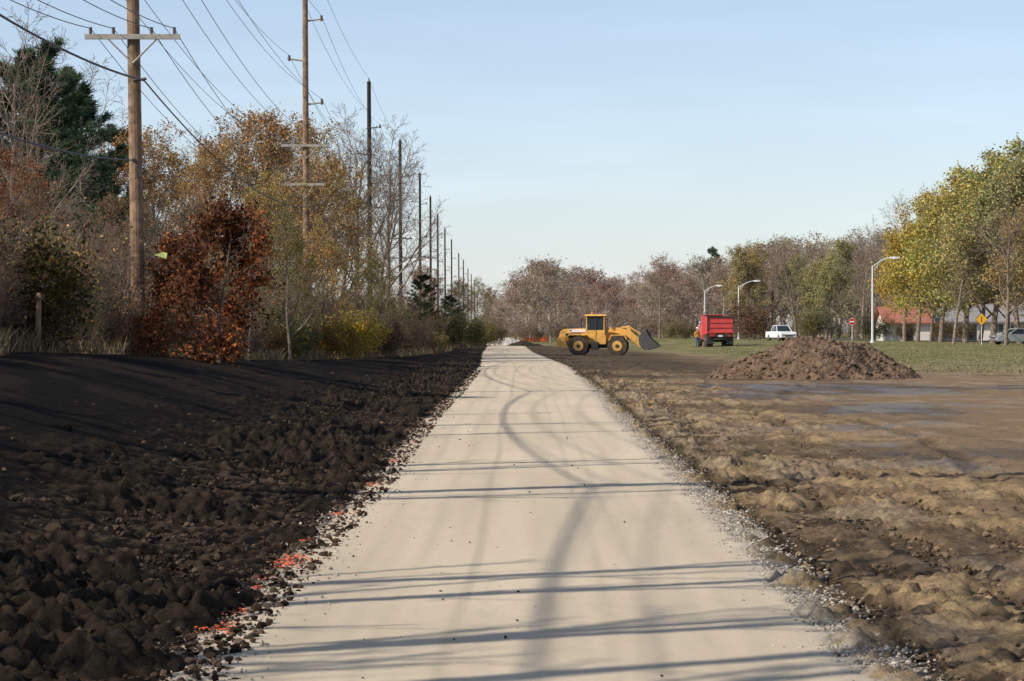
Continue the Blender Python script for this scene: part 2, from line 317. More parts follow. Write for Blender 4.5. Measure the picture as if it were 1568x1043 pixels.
wet=np.maximum(wet,.3*ss((ur-3)/2)*ss((90-Y)/30)*ss((n2-.42)/.1)*(1-gm))
c=c*(1-.35*wet[:,None])
left=np.tile(np.array([.0125,.0105,.0085]),(len(X),1))
left=lerp(left,np.array([.10,.070,.046]),ss((n3*.6+n7*.4-.48)/.2)*(.07+.9*clod)*.8)
left=lerp(left,np.array([.034,.026,.019]),ss((n8-.5)/.1)*.6)
leaf_litter=ss((front(Y)+.6-X)/1.2); left=lerp(left,np.array([.08,.055,.033]),leaf_litter*.8)  # brown leaf litter under the brush
fl=ss((Y-420)/100); left=lerp(left,np.array([.12,.12,.05]),fl)
il=ul>-.2; c=np.where(il[:,None],left,c)
gp=np.array([.46,.40,.32]); ge=ss((.38-ur)/.3)*(ur>-.6); c=np.where((ur>-.7)[:,None]&(~il[:,None]),lerp(c,gp,ge*ss((n3-.34)/.12)),c)
C4=np.concatenate([c,wet[:,None]*(~il)[:,None]],1)
M_ground=attr_mat('earth',20,.45,.045,rough_attr=True)
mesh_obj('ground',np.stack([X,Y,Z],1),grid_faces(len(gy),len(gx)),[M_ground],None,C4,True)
# ---------------------------------------------------------------- path
ys=[-40,-20,-8,0,4,7,9]; y=9.6
while y<200: ys.append(y); y*=1.005
while y<900: ys.append(y); y*=1.03
py=np.array(ys); s=np.linspace(-1,1,170); S,Yp=np.meshgrid(s,py); S=S.ravel();Yp=Yp.ravel()
cen=(pL(Yp)+pR(Yp))/2; hw=(pR(Yp)-pL(Yp))/2; e=np.sign(S)*np.maximum(np.abs(S)-.84,0)/.16
Xp=cen+np.clip(S,-.84,.84)/.84*hw+e*.5
a1=fbm(Xp*.8,Yp*.35,4,61); a2=fbm(Xp*9,Yp*7,3,71); a3=fbm(Xp*4,Yp*.12,4,81)
ed=np.abs(e)
Zp=.006+(a2-.5)*.008-.05*ed**1.3+(a2-.5)*.04*ss(ed/.3)
cp=np.tile(np.array([.61,.505,.37]),(len(Xp),1)); cp=cp*(.97+.2*(a1-.5)+.24*(a3-.5))[:,None]
rel=Xp-cen
for off,w,am in ((-.35,.03,.18),(-.31,.015,.1),(-.75,.05,.08),(.55,.04,.09),(.8,.04,.09),(1.1,.05,.06),(-1.15,.06,.08)):
    cp=cp*(1-am*np.exp(-((rel-off-.03*np.sin(Yp*.4))/w)**2)*(.5+a1))[:,None]
cp=lerp(cp,np.array([.50,.44,.35]),ss(ed/.4)*.6)
cp=lerp(cp,np.array([.09,.07,.05]),ss(ed-.3)*ss((a2-.44)/.1)*.9)
cp=lerp(cp,np.array([.11,.08,.058]),(e<0)*ss((ed-.02)/.25)*ss((a2-.38)/.1)*.9)
M_path=attr_mat('crushed_limestone',110,.18,.006)
mesh_obj('gravel_path',np.stack([Xp,Yp,Zp],1),grid_faces(len(py),170),[M_path],None,cp,True)
# ---------------------------------------------------------------- scattered clods and gravel
def ico(sub):
    import bmesh
    bm=bmesh.new(); bmesh.ops.create_icosphere(bm,subdivisions=sub,radius=1); v=np.array([x.co[:] for x in bm.verts]); f=np.array([[w.index for w in q.verts] for q in bm.faces]); bm.free(); return v,f
I1=ico(1);I2=ico(2)
def scatter(name,pts,size,mat,col,I=I1,flat=.7,seed=1):
    rg=np.random.RandomState(seed); v,f=I; n=len(pts); m=len(v)
    sc=1+(.42 if m<20 else .3)*(rg.rand(n,m)-.5)*2
    q=v[None]*sc[:,:,None]*np.stack([.7+.6*rg.rand(n),.7+.6*rg.rand(n),flat*(.6+.6*rg.rand(n))],1)[:,None]
    a=rg.rand(n)*6.28; ca,sa=np.cos(a)[:,None],np.sin(a)[:,None]
    q=np.stack([q[...,0]*ca-q[...,1]*sa,q[...,0]*sa+q[...,1]*ca,q[...,2]],-1)*size[:,None,None]+pts[:,None]
    F_=(f[None]+(np.arange(n)*m)[:,None,None]).reshape(-1,3)
    return mesh_obj(name,q.reshape(-1,3),F_,[mat],None,np.repeat(col,m,0))
M_clod=attr_mat('clod_soil',40,.4,.015,spec=.05)
def ly(n,a,b): return a*np.exp(R.rand(n)*math.log(b/a))
n=18000; Yc=ly(n,9.5,110); u=np.abs(R.randn(n))*1.2-.14; Xc=pL(Yc)-u+.05; sz=(.006+.026*R.rand(n)**3.5)*(1+.25*(Yc>40)); Zc=base(Xc,Yc)+.0+.03*R.rand(n)
scatter('soil_clods',np.stack([Xc,Yc,Zc],1),sz,M_clod,np.array([.08,.056,.039])*(.15+1.5*R.rand(n)[:,None]),I1,.8,3)
n=700; Yc=ly(n,9.8,100); Xc=pL(Yc)-.15-np.abs(R.randn(n))*1.5; scatter('large_soil_clods',np.stack([Xc,Yc,base(Xc,Yc)+.0],1),.03+.045*R.rand(n)**2,M_clod,np.array([.06,.043,.03])*(.2+1.3*R.rand(n)[:,None]),I2,.7,13)
n=170; Yc=ly(n,10,60); Xc=pL(Yc)+R.rand(n)**3.5*2.6; scatter('soil_crumbs',np.stack([Xc,Yc,np.full(n,.012)],1),.005+.010*R.rand(n)**2,M_clod,np.tile(np.array([[.06,.045,.032]]),(n,1)),I1,.7,4)
n=9500; Yc=ly(n,9.5,100); Xc=pR(Yc)+.45+np.abs(R.randn(n))*1.3; scatter('mud_clods',np.stack([Xc,Yc,base(Xc,Yc)-.025+.02*R.rand(n)],1),.006+.03*R.rand(n)**3.5,M_clod,np.array([.17,.12,.075])*(.3+1.4*R.rand(n)[:,None]),I1,.7,5)
n=24000; Yc=ly(n,9.5,90); side=R.rand(n)<.84; o=R.randn(n)*.15
Xc=np.where(side,pR(Yc)+.2+o,pL(Yc)+.02+o*1.0); scatter('edge_gravel',np.stack([Xc,Yc,np.where(side,-.012,.0)+.014*R.rand(n)],1),.005+.012*R.rand(n)**2,M_clod,np.array([.50,.44,.36])*(.45+.7*R.rand(n)[:,None]),I1,.8,6)
pts=[];cl=[]
for px,yy,w,nn in [(450,860,.07,130),(438,868,.05,60),(405,888,.04,30),(365,940,.04,40),(345,965,.04,40),(320,968,.04,22),(395,905,.03,20),(515,790,.04,34),(570,745,.05,24),(600,708,.06,24),(632,680,.06,22),(655,655,.07,16),(345,637,.03,14),(690,620,.08,14),(540,790,.03,8),(475,830,.03,14)]:
    d=EYE*F/(yy-HY)
    x=max(P(px,d),pL(d)-.22)if px!=345 or yy!=637 else P(px,d)
    for i in range(nn):
        X_=x+R.randn()*w; Y_=d+R.randn()*w*3; pts.append((X_,Y_,gz(X_,Y_)+.018+.01*R.rand())); cl.append((.85,.15,.06) if R.rand()<.6 else (.6,.22,.13))
scatter('survey_paint_marks',np.array(pts),np.full(len(pts),.009)*(.5+R.rand(len(pts))),attr_mat('spray_paint',40,.2,.002),np.array(cl),I1,.35,9)
# dry grass at the brush foot and the edge of the lawn
def grass(name,Xg,Yg,hh,col,seed,wd=.012):
    rg=np.random.RandomState(seed); n=len(Xg); z=base(Xg,Yg)-.02; a=rg.rand(n)*6.28; ln=rg.randn(n,2)*.35*hh[:,None]
    p=np.stack([Xg,Yg,z],1); w=np.stack([np.cos(a),np.sin(a),0*a],1)*wd
    t=p+np.stack([ln[:,0],ln[:,1],hh],1); m=(p+t)/2+np.stack([0*a,0*a,.12*hh],1)
    v=np.stack([p-w,p+w,m+w*.7,t,m-w*.7],1).reshape(-1,3); f=np.arange(5*n).reshape(-1,5)
    return mesh_obj(name,v,f,[M_clod],None,np.repeat(col,5,0))
n=26000; Yg=ly(n,34,260); Xg=front(Yg)+.35-np.abs(R.randn(n))*.9; Xg+=.5*(vnoise(Yg*.7,Yg*0,5)-.5)
pick=vnoise(Xg*1.5+30,Yg*.6,8)>.38; Xg=Xg[pick];Yg=Yg[pick]; n=len(Xg)
grass('dry_grass',Xg,Yg,.15+.45*R.rand(n)**2,np.array([.30,.23,.13])*(.4+.8*R.rand(n)[:,None])*np.where(R.rand(n)<.35,.6,1)[:,None],21)
n=30000; Xg=9+R.rand(n)*45; Yg=np.interp(Xg,[3,8,11,14,17,22,60],[330,250,200,150,112,103,90])+R.rand(n)**1.3*130+2+9*R.randn(n)
pick=(vnoise(Xg*.5,Yg*.3,9)>.4)&(np.abs(Xg-P(1262,93))>4.2); Xg=Xg[pick];Yg=Yg[pick]; n=len(Xg); gg=np.clip(R.rand(n)*1.2,0,1)[:,None]
grass('lawn_grass',Xg,Yg,.04+.06*R.rand(n)**2,(np.array([.17,.165,.07])*gg+np.array([.29,.245,.14])*(1-gg))*(.75+.5*R.rand(n)[:,None]),22,.035)
# ---------------------------------------------------------------- dirt pile
def pile(name,cx,cy,rx,ry,H,seed,col,n=150,two=False):
    g=np.linspace(-1.25,1.25,n); a,b=np.meshgrid(g,g); a=a.ravel();b=b.ravel()
    ax=cx+a*rx; ay=cy+b*ry
    if two:
        rr=np.sqrt((a+.05)**2+b*b)+.3*(fbm(a*2+5,b*2+5,3,seed)-.5); h1=np.clip(1-rr,-.2,1); h1=np.minimum(h1,.70+.2*(fbm(a*3,b*3,2,seed+2)-.5)-.35*np.maximum(a-.05,0))
        hh=h1/.66
    else:
        rr=np.sqrt(a*a+b*b)+.25*(fbm(a*2+5,b*2+5,3,seed)-.5); hh=np.clip(1-rr,-.2,1)
    hh=np.where(hh>0,np.abs(hh)**.9,hh)
    z=base(ax,ay)+H*hh*(.75+.5*fbm(a*1.6+3,b*1.6+8,3,seed+5))+ss(hh*5+.2)*((fbm(ax*2.5,ay*2.5,5,seed+9,.65)-.5)*.5)-.05
    k=fbm(ax*3,ay*3,4,seed+3); cc=np.array(col)*(.5+1.1*k)[:,None]
    return mesh_obj(name,np.stack([ax,ay,z],1),grid_faces(n,n),[M_clod],None,cc,False),(ax,ay,z,hh)
_,(ax,ay,az_,hh)=pile('dirt_pile',P(1262,92),93,3.75,4.2,1.25,200,(.15,.102,.069),170,True)
idx=np.where(hh>-.08)[0]; idx=R.choice(idx,2600); scatter('dirt_pile_lumps',np.stack([ax[idx],ay[idx],az_[idx]],1),.02+.09*R.rand(2600)**3.5,M_clod,np.array([.145,.098,.066])*(.4+1.2*R.rand(2600)[:,None]),I1,.8,8)
pile('gravel_heap',P(775,330),330,2.8,5,1.0,230,(.55,.5,.43),50)
pile('soil_heap',P(802,300),300,2.2,4,.6,240,(.05,.04,.03),50)
# ---------------------------------------------------------------- mesh builder for objects
class MB:
    def __init__(s): s.v=[];s.f=[];s.m=[];s.mats=[]
    def mat(s,m):
        if m not in s.mats: s.mats.append(m)
        return s.mats.index(m)
    def add(s,v,f,m):
        o=len(s.v); s.v+= [tuple(q) for q in v]; s.f+=[[i+o for i in q] for q in f]; s.m+=[s.mat(m)]*len(f)
    def box(s,c,d,m,ry=0,taper=1.0):
        x,y,z=[k/2 for k in d]; vs=[(-x,-y,-z),(x,-y,-z),(x,y,-z),(-x,y,-z),(-x*taper,-y*taper,z),(x*taper,-y*taper,z),(x*taper,y*taper,z),(-x*taper,y*taper,z)]
        ca,sa=math.cos(ry),math.sin(ry); vs=[(a*ca+w*sa+c[0],b+c[1],-a*sa+w*ca+c[2]) for a,b,w in vs]
        s.add(vs,[[0,3,2,1],[4,5,6,7],[0,1,5,4],[1,2,6,5],[2,3,7,6],[3,0,4,7]],m)
    def cyl(s,p0,p1,r0,m,r1=None,n=16):
        r1=r0 if r1 is None else r1; v,f=tubes([p0],[p1],[r0],[r1],n); f=f.tolist(); f.append(list(range(n))[::-1]); f.append([n+i for i in range(n)]); s.add(v,f,m)
    def prism(s,prof,y0,y1,m,inset=None):
        n=len(prof)
        v=[(a,y0,b) for a,b in prof]+[(a,y1,b) for a,b in prof]
        s.add(v,[list(range(n)),[n+i for i in range(n)][::-1]]+[[i,(i+1)%n,n+(i+1)%n,n+i] for i in range(n)],m)
    def loft(s,secs,m):
        n=len(secs[0]); v=[p for q in secs for p in q]; f=[]
        for k in range(len(secs)-1): f+=[[k*n+i,k*n+(i+1)%n,(k+1)*n+(i+1)%n,(k+1)*n+i] for i in range(n)]
        f.append(list(range(n))); f.append([(len(secs)-1)*n+i for i in range(n)][::-1]); s.add(v,f,m)
    def wheel(s,x,y,z,r,w,tire,rim,sg):
        s.cyl((x,y-w/2,z),(x,y+w/2,z),r,tire,n=24); s.cyl((x,y+sg*w/2-.01*sg,z),(x,y+sg*(w/2+.025),z),r*.52,rim,n=20); s.cyl((x,y+sg*w/2,z),(x,y+sg*(w/2+.06),z),r*.2,tire,n=10)
        for i in range(22):
            a=i*2*math.pi/22; s.box((x+math.cos(a)*r*1.0,y,z+math.sin(a)*r*1.0),(.05,w,.09),tire,-a)
    def obj(s,name,loc,rz=0,bevel=.02,ss=None):
        o=mesh_obj(name,s.v,s.f,s.mats,s.m); o.location=loc; o.rotation_euler=(0,0,rz)
        import bmesh
        bm=bmesh.new(); bm.from_mesh(o.data); bmesh.ops.recalc_face_normals(bm,faces=bm.faces[:]); bm.to_mesh(o.data); bm.free()
        if bevel: b=o.modifiers.new('b','BEVEL'); b.width=bevel; b.segments=2; b.limit_method='ANGLE'
        return o
YEL=simple('loader_yellow_paint',(.74,.40,.09),.45,var=.2,scale=2.5); TIRE=simple('tire_rubber',(.085,.066,.05),.9,var=.4,scale=6); DARK=simple('dark_steel',(.035,.032,.03),.6,var=.3)
GLS=simple('window_glass',(.03,.04,.045),.15,var=.1); STEEL=simple('worn_steel',(.2,.18,.16),.45,.5,var=.3); WHT=simple('white_paint',(.78,.78,.76),.35,var=.05); RED=simple('red_truck_paint',(.60,.07,.065),.45,var=.12,scale=2)
SIL=simple('silver_paint',(.45,.47,.48),.3,.4,var=.05); LRED=simple('tail_lamp_red',(.6,.02,.01),.3); CHR=simple('chrome',(.5,.5,.5),.2,.9); BKT=simple('bucket_steel',(.09,.082,.078),.6,.2,var=.4)
# loader
b=MB()
for sx in (-1.4,1.4):
    for sy in (-1,1): b.wheel(sx,sy*.98,.7,.7,.5,TIRE,YEL,sy)
    b.cyl((sx,-.9,.7),(sx,.9,.7),.16,DARK)
b.prism([(-2.75,.85),(-2.85,1.25),(-2.75,1.75),(-2.5,1.92),(-.85,2.0),(-.85,.8),(-1.0,.7),(-2.4,.7)],-.62,.62,YEL)
b.prism([(-2.95,.6),(-2.95,1.3),(-2.6,1.35),(-2.3,1.1),(-2.15,.6)],-1.15,1.15,YEL)
for sy in (-1,1):
    b.prism([(-2.35,1.2),(-2.1,1.55),(-.75,1.55),(-.45,1.3),(-.45,1.2),(-.8,1.47),(-2.05,1.47),(-2.25,1.2)],sy*.7 if sy>0 else -1.22,1.22 if sy>0 else -.7,YEL)
    b.prism([(.75,1.1),(.95,1.52),(1.95,1.52),(2.1,1.2),(2.0,1.2),(1.9,1.44),(1.0,1.44),(.85,1.1)],.7 if sy>0 else -1.2,1.2 if sy>0 else -.7,YEL)
    b.box((-1.8,sy*.64,1.45),(1.1,.05,.3),DARK)
    b.box((-.25,sy*.85,.75),(.5,.35,.5),DARK); b.box((-.25,sy*1.0,.45),(.4,.08,.06),DARK); b.box((-.25,sy*1.0,.7),(.4,.1,.04),STEEL)
    b.box((-1.5,sy*.66,1.80),(1.2,.05,.2),WHT); b.box((-2.0,sy*.665,1.82),(.16,.06,.1),DARK)
    b.cyl((-.7,sy*1.1,1.5),(-.7,sy*1.1,2.3),.02,STEEL,n=6)
b.box((-.2,0,1.15),(1.5,1.5,.65),YEL); b.box((.1,0,.75),(2.6,.7,.4),DARK)
b.box((-.2,0,1.62),(1.35,1.45,.3),YEL)
b.box((-.2,0,2.3),(1.2,1.32,1.1),GLS)
for x in (-.83,-.15,.43):
    for sy in (-1,1): b.box((x,sy*.68,2.28),(.07,.07,1.16),YEL if x>0 or x<-.5 else DARK)
b.box((-.2,-.68,1.8),(1.3,.05,.08),YEL)
b.box((-.2,0,2.92),(1.6,1.6,.12),YEL,taper=.94); b.cyl((-.5,.3,2.98),(-.5,.3,3.13),.06,simple('beacon',(.8,.25,.02),.3),n=10)
b.cyl((-1.3,.3,1.9),(-1.3,.3,2.75),.06,DARK,n=10); b.cyl((-2.0,-.3,1.9),(-2.0,-.3,2.15),.1,DARK,n=10)
for sy in (-1,1):
    b.box((.55,sy*1.0,2.5),(.04,.16,.3),DARK); b.cyl((.42,sy*.7,2.6),(.55,sy*1.0,2.6),.02,DARK,n=6)
b.prism([(.5,.75),(.55,1.55),(.8,1.95),(1.15,1.95),(1.45,1.5),(2.0,1.1),(2.0,.75)],-.35,.35,YEL)
for sy in (-1,1):
    y0=sy*.48; b.prism([(.7,1.7),(.85,2.05),(1.6,2.02),(2.4,1.7),(3.3,1.0),(3.25,.62),(2.95,.62),(2.2,1.25),(1.4,1.62)],min(y0,y0+.16*sy),max(y0,y0+.16*sy),YEL)
    b.cyl((.8,sy*.3,.95),(2.1,sy*.42,1.3),.07,CHR,n=10); b.cyl((.8,sy*.3,.95),(1.5,sy*.36,1.14),.1,YEL,n=10)
b.cyl((.9,0,1.95),(2.0,0,2.05),.09,YEL,n=10); b.cyl((1.6,0,2.0),(2.2,0,2.02),.05,CHR,n=10)
b.prism([(2.05,1.2),(2.0,2.15),(2.2,2.2),(2.45,1.5),(2.3,1.1)],-.1,.1,YEL); b.prism([(2.1,2.1),(2.15,2.2),(3.35,1.4),(3.3,1.28)],-.09,.09,YEL); b.cyl((1.9,-.6,1.35),(1.9,.6,1.35),.11,YEL,n=10)
def tilt(pts,a,c=(3.3,.75)): 
    ca,sa=math.cos(a),math.sin(a); return [((x-c[0])*ca-(z-c[1])*sa+c[0],(x-c[0])*sa+(z-c[1])*ca+c[1]) for x,z in pts]
out=tilt([(4.5,.55),(3.6,.38),(3.2,.5),(3.0,.85),(3.0,1.3),(3.25,1.7),(3.6,1.9)],.12); inn=tilt([(3.56,1.84),(3.3,1.6),(3.08,1.27),(3.08,.9),(3.25,.58),(3.62,.46),(4.5,.6)],.12)
b.prism(out+inn,-1.35,1.35,BKT)
sd_=tilt([(4.45,.56),(3.6,.4),(3.22,.52),(3.03,.85),(3.03,1.28),(3.28,1.68),(3.6,1.88),(3.8,1.25)],.12)
for sy in (-1,1): b.prism(sd_,sy*1.35-.04,sy*1.35+.04,BKT)
for i in range(8): b.box((4.5,-1.2+i*.343,.74),(.22,.09,.06),STEEL,-.1)
b.prism(tilt([(4.2,.66),(3.5,.55),(3.2,.9),(3.25,1.4),(3.6,1.5),(3.95,1.1)],.12),-1.2,1.2,simple('bucket_soil',(.06,.045,.03),.9,var=.4))
lx=P(917,181); b.obj('wheel_loader',(lx,181,gz(lx,181)-.03),math.radians(-6),.02)
# dump truck (x forward)
b=MB()
for x,dual in ((-2.6,1),(-1.4,1),(3.2,0)):
    for sy in (-1,1):
        b.wheel(x,sy*1.08,.52,.52,.28,TIRE,STEEL,sy)
        if dual: b.cyl((x,sy*.6,.52),(x,sy*.88,.52),.52,TIRE,n=20)
    b.cyl((x,-1,.52),(x,1,.52),.1,DARK)
b.box((.2,0,.85),(7.4,.9,.28),DARK)
pb=[(-3.5,1.35),(-3.45,2.75),(1.2,2.75),(1.3,1.35),(1.0,1.15),(-3.3,1.15)]
b.prism(pb,-1.2,-1.12,RED); b.prism(pb,1.12,1.2,RED)
b.box((-1.1,0,1.25),(4.5,2.2,.12),RED); b.box((1.2,0,2.0),(.1,2.22,1.5),RED); b.box((1.6,0,2.9),(1.0,2.3,.06),RED)
b.box((-3.52,0,2.0),(.07,2.34,1.32),RED); b.box((-3.58,0,2.68),(.1,2.44,.12),DARK); b.box((-3.58,0,1.32),(.1,2.44,.12),RED)
for zz in (1.75,2.2): b.box((-3.585,0,zz),(.07,2.3,.06),RED)
for sy in (-1,1):
    b.box((-3.60,sy*1.17,2.0),(.1,.1,1.24),DARK)
    b.cyl((-3.62,sy*1.2,2.85),(-3.45,sy*1.2,2.85),.07,DARK,n=8)
    for x in (-2.6,-1.7,-.8,.1): b.box((x,sy*1.225,1.95),(.09,.05,1.5),RED)
    b.box((-3.3,sy*.85,.65),(.04,.62,.75),DARK); b.box((-3.57,sy*.8,1.0),(.06,.3,.14),LRED)
b.box((-3.5,0,1.0),(.12,2.3,.22),DARK); b.box((-3.45,0,.72),(.1,1.0,.14),DARK); b.box((-3.57,0,.98),(.02,.4,.16),WHT)
b.prism([(1.9,.9),(1.9,2.75),(2.1,2.9),(3.1,2.85),(3.5,2.1),(4.6,1.95),(4.75,1.6),(4.75,.7),(1.9,.7)],-1.05,1.05,RED)
b.prism([(3.15,2.8),(3.5,2.12),(3.56,2.12),(3.22,2.8)],-.95,.95,GLS); b.box((2.7,-1.06,2.35),(.8,.03,.6),GLS); b.box((2.7,1.06,2.35),(.8,.03,.6),GLS)
for sy in (-1,1): b.box((3.3,sy*1.35,2.2),(.06,.22,.45),DARK); b.cyl((3.3,sy*1.0,2.35),(3.3,sy*1.35,2.35),.02,DARK,n=6); b.cyl((1.75,sy*.9,1.2),(1.75,sy*.9,3.2),.07,CHR,n=10)
tx_=P(1101,226); b.obj('dump_truck',(tx_,229.5,gz(tx_,226)-.02),math.radians(90+2),.02)
# cars
def car(name,X_,Y_,rz,paint,L,W,prof,glass,wb,r):
    b=MB(); b.prism(prof,-W/2,W/2,paint)
    lo=[(x,z) for x,z in glass]; n=len(lo); zt=max(z for x,z in lo); zb_=min(z for x,z in lo)
    def yy(z): return W/2-.04-(z-zb_)*.28
    v=[(x,-yy(z),z) for x,z in lo]+[(x,yy(z),z) for x,z in lo]
    b.add(v,[list(range(n)),[n+i for i in range(n)][::-1]]+[[i,(i+1)%n,n+(i+1)%n,n+i] for i in range(n)],GLS)
    tp=[x for x,z in lo if z>zt-.08]; x0,x1=min(tp),max(tp); b.box(((x0+x1)/2,0,zt+.02),(x1-x0+.06,2*yy(zt)+.05,.07),paint,taper=.93)
    for sy in (-1,1):
        xm=(x0+x1)/2; b.box((xm,sy*(yy((zt+zb_)/2)+.005),(zt+zb_)/2),(.08,.05,zt-zb_),paint)
        for (xa_,za_),(xb_,zb2) in ((lo[0],lo[1]),(lo[-1],lo[-2])): b.cyl((xa_,sy*yy(za_),za_),(xb_,sy*yy(zb2),zb2),.045,paint,n=6)
    for x in wb:
        for sy in (-1,1): b.cyl((x,sy*(W/2-.2),r),(x,sy*(W/2+.01),r),r,TIRE,n=20); b.cyl((x,sy*(W/2),r),(x,sy*(W/2+.03),r),r*.6,CHR,n=14)
    xs=[x for x,z in prof]; xa,xb=min(xs),max(xs)
    for sy in (-1,1): b.box((xb-.02,sy*(W/2-.28),.72),(.08,.35,.16),CHR); b.box((xa+.02,sy*(W/2-.18),.85),(.08,.2,.28),LRED); b.box((1.0,sy*(W/2+.1),1.05),(.12,.18,.14),paint)
    b.box((xb-.01,0,.62),(.06,W*.5,.18),DARK); b.box((xb+.02,0,.42),(.08,W*.95,.14),CHR); b.box((xa-.02,0,.45),(.08,W*.95,.16),CHR)
    return b.obj(name,(X_,Y_,gz(X_,Y_)),rz,.04)
pk=[(-2.75,.4),(-2.75,1.1),(-.9,1.12),(-.9,1.15),(1.2,1.15),(2.5,1.05),(2.72,.85),(2.72,.4)]
X0=P(1196,300); car('pickup_truck',X0,300,math.radians(-76),WHT,5.5,1.95,pk,[(-.95,1.1),(-.8,1.82),(.5,1.82),(1.2,1.1)],(-1.7,1.8),.38)
sd=[(-2.3,.3),(-2.35,.85),(-2.1,.95),(1.0,.95),(2.1,.8),(2.3,.6),(2.3,.3)]
X0=P(1556,228); car('parked_car',X0,228,math.radians(195),SIL,4.6,1.8,sd,[(-1.9,.93),(-1.2,1.42),(.3,1.42),(1.15,.93)],(-1.4,1.4),.32)
# ---------------------------------------------------------------- street
rx=np.array([120,90,62,52,44,41,34,10]); ry=np.array([60,140,220,270,330,395,520,800]); Vs=[];
for i in range(len(rx)):
    for o in (-4,0,4): Vs.append((rx[i]+o+4,ry[i],gz(rx[i]+o+4,ry[i])+.05))
mesh_obj('street',Vs,grid_faces(len(rx),3),[simple('asphalt',(.12,.115,.11),.85,var=.2,scale=1)])
# ---------------------------------------------------------------- lamps
GAL=simple('galvanised_steel',(.66,.67,.67),.5,0,var=.06)
def lamp(px,d,ytop,arm):
    b=MB(); X_=P(px,d); g=gz(X_,d); Hh=ZT(ytop,d)-g; b.cyl((0,0,-.1),(0,0,Hh*.97),.13,GAL,.08,14); b.cyl((0,0,0),(0,0,.25),.22,GAL,.19,14)
    pr=None
    for i in range(9):
        t=i/8; q=(arm*t,0,Hh*.955+ (.9)*math.sin(t*1.45)); 
        if pr: b.cyl(pr,q,.055,GAL,n=10)
        pr=q
    b.cyl((0,0,Hh*.88),(arm*.4,0,Hh*.955+.45),.03,GAL,n=6)
    b.loft([[(pr[0]-.1,-.1,pr[2]-.06),(pr[0]-.1,.1,pr[2]-.06),(pr[0]-.1,.08,pr[2]+.08),(pr[0]-.1,-.08,pr[2]+.08)],[(pr[0]+.4,-.2,pr[2]-.13),(pr[0]+.4,.2,pr[2]-.13),(pr[0]+.4,.14,pr[2]+.13),(pr[0]+.4,-.14,pr[2]+.13)],[(pr[0]+.9,-.14,pr[2]-.05),(pr[0]+.9,.14,pr[2]-.05),(pr[0]+.9,.1,pr[2]+.08),(pr[0]+.9,-.1,pr[2]+.08)]],GAL)
    b.obj('street_lamp',(X_,d,g),0,0)
lamp(1336,250,403,1.8); lamp(1131,360,436,2.2); lamp(1079,385,443,1.8)
# signs
SY=simple('sign_yellow',(.8,.42,.02),.5,var=.05)
def sign(px,d,kind):
    X_=P(px,d); b=MB(); zc=2.3; b.cyl((0,.03,-.1),(0,.03,zc+.5),.035,GAL,n=8)
    if kind=='stop': n=8;r=.42;m=LRED;a0=math.pi/8
    else: n=4;r=.58;m=SY;a0=0
    def poly(r,y): return [(math.cos(a0+i*2*math.pi/n)*r,y,zc+math.sin(a0+i*2*math.pi/n)*r) for i in range(n)]
    b.loft([poly(r,-.012),poly(r,-.002)],WHT if kind=='stop' else DARK); b.loft([poly(r*.93,-.018),poly(r*.93,-.013)],m)
    if kind=='stop': b.box((0,-.022,zc),(.5,.004,.16),WHT)
    else: b.box((0,-.022,zc),(.08,.004,.5),DARK)
    b.obj('stop_sign' if kind=='stop' else 'warning_sign',(X_,d,gz(X_,d)+.0),0,0)
sign(1305,300,'stop'); sign(1503,225,'w')
# ---------------------------------------------------------------- houses
WALL=simple('cream_siding',(.74,.69,.62),.8,var=.08,scale=1); ROOF=simple('red_shingle',(.36,.14,.10),.9,var=.25,scale=3); ROOF2=simple('grey_shingle',(.27,.25,.25),.9,var=.2,scale=3); BRK=simple('tan_brick',(.42,.31,.24),.85,var=.2,scale=6)
def house(name,x0,x1,d,hw,hr,roof,wall,dep=9):
    X0,X1=P(x0,d),P(x1,d); W=X1-X0; g=gz(X0,d); e=empty(name,(X0,d,g))
    def part(b,n): o=b.obj(n,(0,0,0),0,0); o.parent=e
    b=MB(); b.box((W/2,dep/2,hw/2-.1),(W,dep,hw+.2),wall); 
    v=[(0,0,hw),(0,dep,hw),(0,dep/2,hw+hr*.93),(W,0,hw),(W,dep,hw),(W,dep/2,hw+hr*.93)]; b.add(v,[[0,1,2],[3,5,4],[0,2,5,3],[1,4,5,2]],wall); part(b,'walls')
    b=MB()
    for sg in (-1,1):
        y0=dep/2+sg*(dep/2+.6); zz=hw-.6*hr/(dep/2)
        b.add([(-.5,dep/2,hw+hr),(W+.5,dep/2,hw+hr),(W+.5,y0,zz),(-.5,y0,zz),(-.5,dep/2,hw+hr+.15),(W+.5,dep/2,hw+hr+.15),(W+.5,y0,zz+.15),(-.5,y0,zz+.15)],[[0,1,2,3],[4,7,6,5],[0,3,7,4],[1,5,6,2],[3,2,6,7],[0,4,5,1]],roof)
    part(b,'roof')
    b=MB(); k=int(W//3)
    for i in range(k):
        x=(i+.5)*W/k
        if i==k//2: b.box((x,-.03,1.0),(.95,.06,2.0),DARK); b.box((x,-.02,2.08),(1.15,.05,.1),WHT)
        else:
            b.box((x,-.02,1.5),(1.4,.05,1.2),WHT); b.box((x-.33,-.04,1.5),(.6,.05,1.04),GLS); b.box((x+.33,-.04,1.5),(.6,.05,1.04),GLS)
    part(b,'windows_and_door')
    b=MB(); b.box((W*.3,dep/2+1,hw+hr),(.7,.7,1.4),BRK); part(b,'chimney')
house('brick_house',1358,1425,300,2.3,1.7,ROOF,WALL); house('long_house',1430,1548,305,2.4,1.5,ROOF2,WALL); house('neighbour_house',1500,1640,330,2.6,2.0,ROOF2,BRK)
